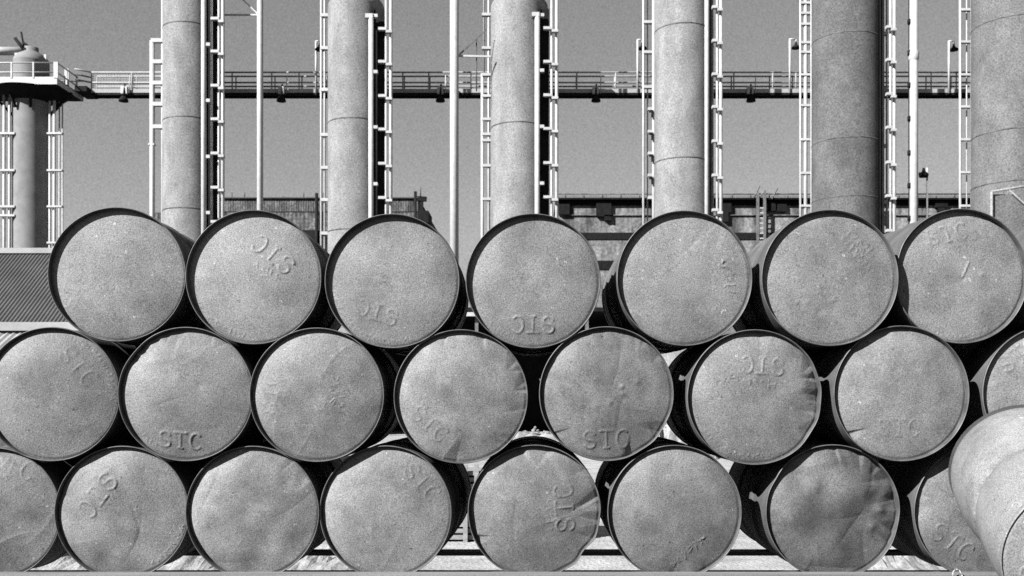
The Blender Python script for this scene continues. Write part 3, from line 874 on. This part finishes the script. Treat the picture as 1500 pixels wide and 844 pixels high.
for (px, y0, lx, where) in [(463, 60, 468, 'left of the second column'), (934, 58, 941, 'left of the fourth column'), (1157, 57, 1166, 'left of the fifth dark column'), (1390, 60, 1397, 'near the right end of the walkway')]:
    a = P(px, y0, YW - .06)
    r = empty('walkway_lamp', (a.x, YW - .06, zd + .26), 'slim white lamp post on the walkway ' + where, 'lamp', 'lamp posts on the walkway')
    part('post', MB().tube((a.x, YW - .06, zd + .05), a, .045, 10), M['white'], r)
    b = P(lx, y0 + 10, YW - .06)
    part('arm', MB().tube(a, (b.x, YW - .06, a.z - .02), .03, 8), M['white'], r)
    part('lamp_shade', MB().lathe([(.03, .18), (.07, .05), (.19, -.04), (.19, -.10), (0, -.10)], (b.x, YW - .06, b.z - .02), 18), M['dark'], r)
    part('lamp_neck', MB().tube((b.x, YW - .06, b.z + .15), (b.x, YW - .06, a.z - .02), .03, 8), M['white'], r)

# ------------------------------------------------------ left vessel + platform
Yv = 40.7
cv = P(46, VY, Yv)
rv = 24.2 * Yv / F
r = empty('pressure_vessel', (cv.x, Yv, 0), 'slim white vessel rising through a railed platform at the left', 'vessel')
part('shell', MB().lathe([(rv, 0), (rv, zpx(92, Yv))], (cv.x, Yv, 0), 64), M['vessel'], r)
part('top_dome', MB().lathe([(rv, 0), (rv * .96, .12), (rv * .78, .28), (rv * .5, .40), (.28, .46), (.28, .62), (.001, .66)], (cv.x, Yv, zpx(92, Yv)), 48), M['vessel'], r)
zt = zpx(75, Yv)
ov = part('overhead_pipe', MB().tube((cv.x - 3, Yv, zt), (cv.x - .12, Yv, zt), .17, 18), M['white'], r)
part('valve', MB().tube(P(43, 87, Yv - .2), P(36, 72, Yv - .2), .12, 12).tube(P(39, 78, Yv - .25), P(22, 56, Yv - .25), .07, 10).tube(P(36, 74, Yv - .2), P(31, 47, Yv - .2), .04, 8).tube(P(45, 70, Yv - .2), P(33, 62, Yv - .2), .05, 8), M['dark'], r)
part('lifting_lug', MB().beam(P(25, 90, Yv - .1), P(24, 78, Yv - .1), .08, .12), M['white'], r)
part('lifting_lug', MB().beam(P(66, 92, Yv - .1), P(66.5, 80, Yv - .1), .06, .10), M['white'], r)

Yp0, Yp1 = 39.55, 41.9
zp = zpx(123.5, Yp0)
xa, xb = P(-60, VY, Yp0).x, P(83, VY, Yp0).x
r = empty('platform', (cv.x, Yp0, 0), 'railed platform with dark underside round the slim vessel at left', 'platform')
# deck in four pieces round the vessel
part('deck', MB().box(xa, xb, Yp0 + .02, Yv - rv - .05, zp, zp + .25).box(xa, xb, Yv + rv + .05, Yp1, zp, zp + .25)
     .box(xa, cv.x - rv - .05, Yv - rv - .05, Yv + rv + .05, zp + .002, zp + .248).box(cv.x + rv + .05, xb, Yv - rv - .05, Yv + rv + .05, zp + .002, zp + .248), M['dark'], r)
part('toe_board', MB().box(xa, xb + .02, Yp0 - .01, Yp0 + .018, zp, zp + .30), M['white'], r)
part('toe_board', MB().box(xb + .002, xb + .02, Yp0 + .02, Yp1, zp, zp + .2), M['white'], r)
zr1, zr2 = zpx(92, Yp0), zpx(106, Yp0)
for z in (zr1, zr2):
    part('rail', MB().tube((xa, Yp0, z), (xb, Yp0, z), .03, 8), M['white'], r)
    part('rail', MB().tube((xb, Yp0, z), (xb, Yp1 - .5, z), .03, 8), M['white'], r)
    part('rail', MB().tube((xa, Yp1, z), (xb, Yp1, z), .03, 8), M['white'], r)
for px, w in ((17, .03), (49, .03), (82, .09), (-20, .03)):
    x = P(px, VY, Yp0).x
    part('rail_post', MB().box(x - w, x + w, Yp0 - .03, Yp0 + .03, zp + .25, zr1 + .03), M['white'], r)
for yy in (40.4, 41.3):
    part('rail_post', MB().box(xb - .03, xb + .03, yy - .03, yy + .03, zp + .25, zr1 + .03), M['white'], r)
for s in (-1, 1):
    part('brace', MB().beam((cv.x + s * (rv + .02), Yv, zp - 1.0), (cv.x + s * (rv + 1.0), Yv, zp), .1, .1), M['dark'], r)
    part('brace', MB().beam((cv.x + s * .3, Yv - rv, zp - .8), (cv.x + s * .5, Yp0 + .2, zp), .1, .1), M['dark'], r)
part('support_cone', MB().lathe([(rv + .03, -.42), (rv + .75, -.004)], (cv.x, Yv, zp), 40), M['dark'], r)
# inclined link to the walkway
xw = P(134, VY, YW).x
r = empty('link_bridge', (xb, 41.3, 0), 'short railed bridge joining the platform to the long walkway', 'bridge')
part('deck', MB().box(xb + .03, xw - .01, 41.05, 42.2, zd + .02, zd + .24), M['dark'], r)
for z in (top_z, mid_z, (top_z + mid_z) / 2):
    part('rail', MB().tube((xb + .03, 41.06, z), (xw - .01, YW + .01, z), .035, 8), M['white' if z == top_z else 'column_mid'], r)
x = P(98, VY, 41.06).x
part('rail_post', MB().box(x - .09, x + .09, 41.02, 41.08, zd + .24, top_z), M['white'], r)
part('brace', MB().beam(P(80, 157, 41.2), P(104, 143, 41.2), .1, .1), M['dark'], r)

pipe_run('pair of white pipes left of the slim vessel, clamped at wide steps', [(6, 128, BOT, 2.0, Yv - .5), (14, 128, BOT, 1.9, Yv - .5)],
         [(0, 23, y, Yv - .55, 3.0) for y in (196, 250, 303, 316)], group='pipes at the slim vessel')
pipe_run('group of white pipes right of the slim vessel under its platform', [(73, 148, BOT, 1.7, Yv - .45), (79.5, 148, BOT, 2.1, Yv - .45), (87, 150, BOT, 1.0, Yv), (91.5, 150, BOT, 1.0, Yv)],
         [(70, 92, y, Yv - .5, 2.6) for y in (196, 250, 303, 356)], group='pipes at the slim vessel')
p = P(2, VY, Yv + .2)
part_ = MB().tube((P(22, 0, Yv).x - .12, Yv + .1, 0), (P(22, 0, Yv).x - .12, Yv + .1, zp), .06, 10)
tag(part_.build('drain_pipe', M['dark']), 'dark drain pipe hugging the left side of the slim vessel', 'pipe')

# ---------------------------------------------------------- far buildings
YB = 60.0
u = YB / F
r = empty('sheet_clad_building', (P(440, VY, YB).x, YB, 0), 'dark sheet-clad building far behind the second column', 'building')


def wall_ribs(xa, xb, y, za, zb, pitch=.15, amp=.012):
    n = int((xb - xa) / pitch * 4)
    mb = MB()
    v = []
    for i in range(n + 1):
        x = xa + (xb - xa) * i / n
        o = amp * (1 if (i % 4) in (1, 2) else 0)
        v += [(x, y - o, za), (x, y - o, zb)]
    mb.add(v, [(2 * i, 2 * i + 2, 2 * i + 3, 2 * i + 1) for i in range(n)])
    mb.box(xa, xb, y + .01, y + 14, za, zb)
    return mb


def X(px, Y=YB):
    return P(px, VY, Y).x


def Z(py, Y=YB):
    return zpx(py, Y)


part('upper_wall', wall_ribs(X(300), X(612), YB, Z(312), Z(291)), M['shed_wall'], r)
part('lower_wall', wall_ribs(X(228), X(614), YB - .6, 0, Z(314), .24), M['shed_wall'], r)
part('eave', MB().box(X(300), X(612), YB - .5, YB - .06, Z(313), Z(312)), M['dark'], r)
part('roof_band', MB().box(X(299), X(613), YB - .15, YB + 14.2, Z(291) + .002, Z(289.5)), M['shed_roof'], r)
part('opening', MB().box(X(445), X(478), YB - .75, YB - .66, 0, Z(340)), M['dark'], r)
for px in (332, 351, 408, 439, 468):
    part('roof_vent', MB().tube((X(px), YB + 1, Z(292)), (X(px), YB + 1, Z(277 if px != 408 else 283)), .05, 8), M['seam'], r)
part('downpipe', MB().tube((X(468), YB - .8, 0), (X(468), YB - .8, Z(287)), .10, 8), M['dark'], r)

r = empty('hopper', (X(620), YB, 0), 'dark hopper with a bent discharge spout beside the sheet-clad building', 'hopper')
part('bin', MB().box(X(614), X(630), YB - 1, YB + 1.2, Z(330), Z(313)), M['dark'], r)
part('legs', MB().box(X(616), X(619), YB - .8, YB - .5, 0, Z(330)).box(X(626), X(629), YB - .8, YB - .5, 0, Z(330)), M['dark'], r)
part('spout', MB().beam((X(618), YB, Z(313)), (X(618), YB, Z(290)), .18, .18).beam((X(611), YB, Z(291)), (X(625), YB, Z(292)), .25, .28), M['dark'], r)
part('stack', MB().tube((X(611), YB - .9, 0), (X(611), YB - .9, Z(285)), .09, 8), M['dark'], r)
part('vent', MB().tube((X(616), YB, Z(288)), (X(616), YB, Z(274)), .04, 8), M['seam'], r)

r = empty('concrete_building', (X(1120), YB + 3, 0), 'long streaked concrete building with dark bands and a roof railing', 'building')
YK = YB + 2
part('wall', MB().box(X(818, YK), X(1460, YK), YK, YK + 12, 0, Z(294, YK)), M['concrete'], r)
part('roof', MB().box(X(814, YK), X(1464, YK), YK - .45, YK + 12.3, Z(294, YK) + .003, Z(291.5, YK)), M['dark'], r)
part('opening_shade', MB().box(X(800, YK), X(1464, YK), YK - .06, YK - .003, Z(351, YK), Z(341, YK)), M['dark'], r)  # flat dark bands stand in for the shade inside long wall openings
part('opening_shade', MB().box(X(800, YK), X(1464, YK), YK - .06, YK - .003, Z(395, YK), Z(382, YK)), M['dark'], r)
part('eave_shade', MB().box(X(816, YK), X(1462, YK), YK - .08, YK - .004, Z(301, YK), Z(294, YK)), M['dark'], r)  # dark strip painting the eave's shadow onto the wall
part('ledge', MB().box(X(818, YK), X(1460, YK), YK - .12, YK - .003, Z(316, YK), Z(315, YK)), M['concrete'], r)
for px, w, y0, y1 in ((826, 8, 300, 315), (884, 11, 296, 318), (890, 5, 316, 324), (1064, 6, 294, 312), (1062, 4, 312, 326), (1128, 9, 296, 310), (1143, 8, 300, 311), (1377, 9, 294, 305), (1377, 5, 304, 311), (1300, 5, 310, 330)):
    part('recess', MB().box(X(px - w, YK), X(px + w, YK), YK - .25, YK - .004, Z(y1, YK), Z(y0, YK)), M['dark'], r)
for z in (286, 289):
    part('rail', MB().tube((X(818, YK), YK - .35, Z(z, YK)), (X(1460, YK), YK - .35, Z(z, YK)), .045 if z == 286 else .02, 8), M['seam'], r)
for px in range(828, 1460, 27):
    part('rail_post', MB().tube((X(px, YK), YK - .35, Z(292, YK)), (X(px, YK), YK - .35, Z(285, YK)), .04, 6), M['seam'], r)

r = empty('access_ladder', (X(1112, YK), YK - .5, 0), 'access ladder fixed to the front of the concrete building', 'ladder')
for px in (1107, 1117):
    part('stile', MB().box(X(px, YK) - .08, X(px, YK) + .08, YK - .6, YK - .5, 0, Z(284, YK)), M['column_mid'], r)
k = Z(352, YK)
while k < Z(306, YK):
    part('rung', MB().box(X(1107, YK), X(1117, YK), YK - .56, YK - .52, k, k + .07), M['white'], r)
    k += .32
for (px, y0, y1) in ((1102, 292, 275), (1110, 292, 281), (1128, 294, 278)):
    part('davit', MB().tube((X(px, YK), YK - .5, Z(y0, YK)), (X(px + 8, YK), YK - .5, Z(y1, YK)), .05, 6), M['column_mid'], r)

a = P(1358, 246, 50)
r = empty('yard_lamp', (a.x, 50, 0), 'thin yard lamp post standing right of the flanged pipe', 'lamp')
part('post', MB().tube((a.x, 50, 0), a, .05, 8), M['white'], r)
b = P(1353, 254, 50)
part('lamp_head', MB().lathe([(.05, .28), (.09, .1), (.25, -.05), (.22, -.2), (0, -.2)], b, 16), M['dark'], r)
part('arm', MB().tube(P(1346, 254, 50), P(1358, 253, 50), .05, 8), M['dark'], r)

YH = 36.0
r = empty('handrail_frame', (P(1452, VY, YH).x, YH, 0), 'pale pipe handrail frame before the streaked right column', 'handrail')
part('upright', MB().tube((P(1452.5, 0, YH).x, YH, 0), P(1452.5, 281, YH), .05, 8), M['column_light'], r)
part('panel', MB().box(P(1454, 0, YH).x, P(1560, 0, YH).x, YH + .08, YH + .12, 0, zpx(284, YH)), M['column_mid'], r)
part('top_bar', MB().tube(P(1452, 281, YH), P(1560, 263, YH), .045, 8), M['column_light'], r)
part('diagonal_bar', MB().tube(P(1478, 278, YH), P(1560, 352, YH), .035, 8), M['column_light'], r)

# ------------------------------------------------------------ light and sky
S = Vector((-.77, -.64, .70)).normalized()
elev = math.asin(S.z)
azim = math.atan2(S.x, S.y)
sd = bpy.data.lights.new('sun', 'SUN')
sd.energy = 5.0
sd.angle = R_(.53)
sd.color = (1, 1, 1)
so = bpy.data.objects.new('sun', sd)
COL.objects.link(so)
so.rotation_euler = (-S).to_track_quat('-Z', 'Y').to_euler()
so.location = (-20, -20, 30)

w = bpy.data.worlds.new('World')
SC.world = w
w.use_nodes = True
nt = w.node_tree
sky = nt.nodes.new('ShaderNodeTexSky')
sky.sky_type = 'NISHITA'
sky.sun_disc = False
sky.sun_elevation = elev
sky.sun_rotation = azim
sky.air_density = 1.0
sky.dust_density = .6
sep = nt.nodes.new('ShaderNodeSeparateColor')
nt.links.new(sky.outputs['Color'], sep.inputs['Color'])
cb = nt.nodes.new('ShaderNodeCombineColor')
film = nt.nodes.new('ShaderNodeMath')      # black-and-white film behind a red filter
film.operation = 'POWER'
film.inputs[1].default_value = .65
nt.links.new(sep.outputs['Red'], film.inputs[0])
cap = nt.nodes.new('ShaderNodeMath')       # its shoulder
cap.operation = 'MINIMUM'
cap.inputs[1].default_value = 2.1
nt.links.new(film.outputs[0], cap.inputs[0])
wtc = nt.nodes.new('ShaderNodeTexCoord')   # fine mottling of the hazy sky
wn = nt.nodes.new('ShaderNodeTexNoise')
wn.inputs['Scale'].default_value = 640
wn.inputs['Detail'].default_value = 2
wn.inputs['Roughness'].default_value = .7
nt.links.new(wtc.outputs['Generated'], wn.inputs['Vector'])
wm = nt.nodes.new('ShaderNodeMapRange')
wm.inputs['From Min'].default_value = .25
wm.inputs['From Max'].default_value = .75
wm.inputs['To Min'].default_value = .78
wm.inputs['To Max'].default_value = 1.22
nt.links.new(wn.outputs['Fac'], wm.inputs['Value'])
wx = nt.nodes.new('ShaderNodeMath'); wx.operation = 'MULTIPLY'
nt.links.new(cap.outputs[0], wx.inputs[0]); nt.links.new(wm.outputs['Result'], wx.inputs[1])
for k in ('Red', 'Green', 'Blue'):
    nt.links.new(wx.outputs[0], cb.inputs[k])
bg = nt.nodes['Background']
nt.links.new(cb.outputs['Color'], bg.inputs['Color'])
bg.inputs['Strength'].default_value = .063

cam = bpy.data.cameras.new('camera')
cam.sensor_width = 36
cam.lens = F / 1500 * 36
cam.shift_x = -(VX - 750) / 1500
cam.shift_y = (VY - 422) / 1500
cam.dof.use_dof = True
cam.dof.focus_distance = 4.3
cam.dof.aperture_fstop = 7.0
cam.clip_start = .05
cam.clip_end = 6000
co = bpy.data.objects.new('camera', cam)
COL.objects.link(co)
co.location = (0, 0, H)
co.rotation_euler = (math.pi / 2, 0, 0)
SC.camera = co

vs = SC.view_settings
SC.display_settings.display_device = 'sRGB'
vs.view_transform = 'Standard'
vs.look = 'None'
vs.exposure = 1.8
vs.gamma = 1.0
vs.use_curve_mapping = False
SC.cycles.use_denoising = False     # keep a little grain, as on the film
SC.cycles.max_bounces = 6
SC.cycles.diffuse_bounces = 3
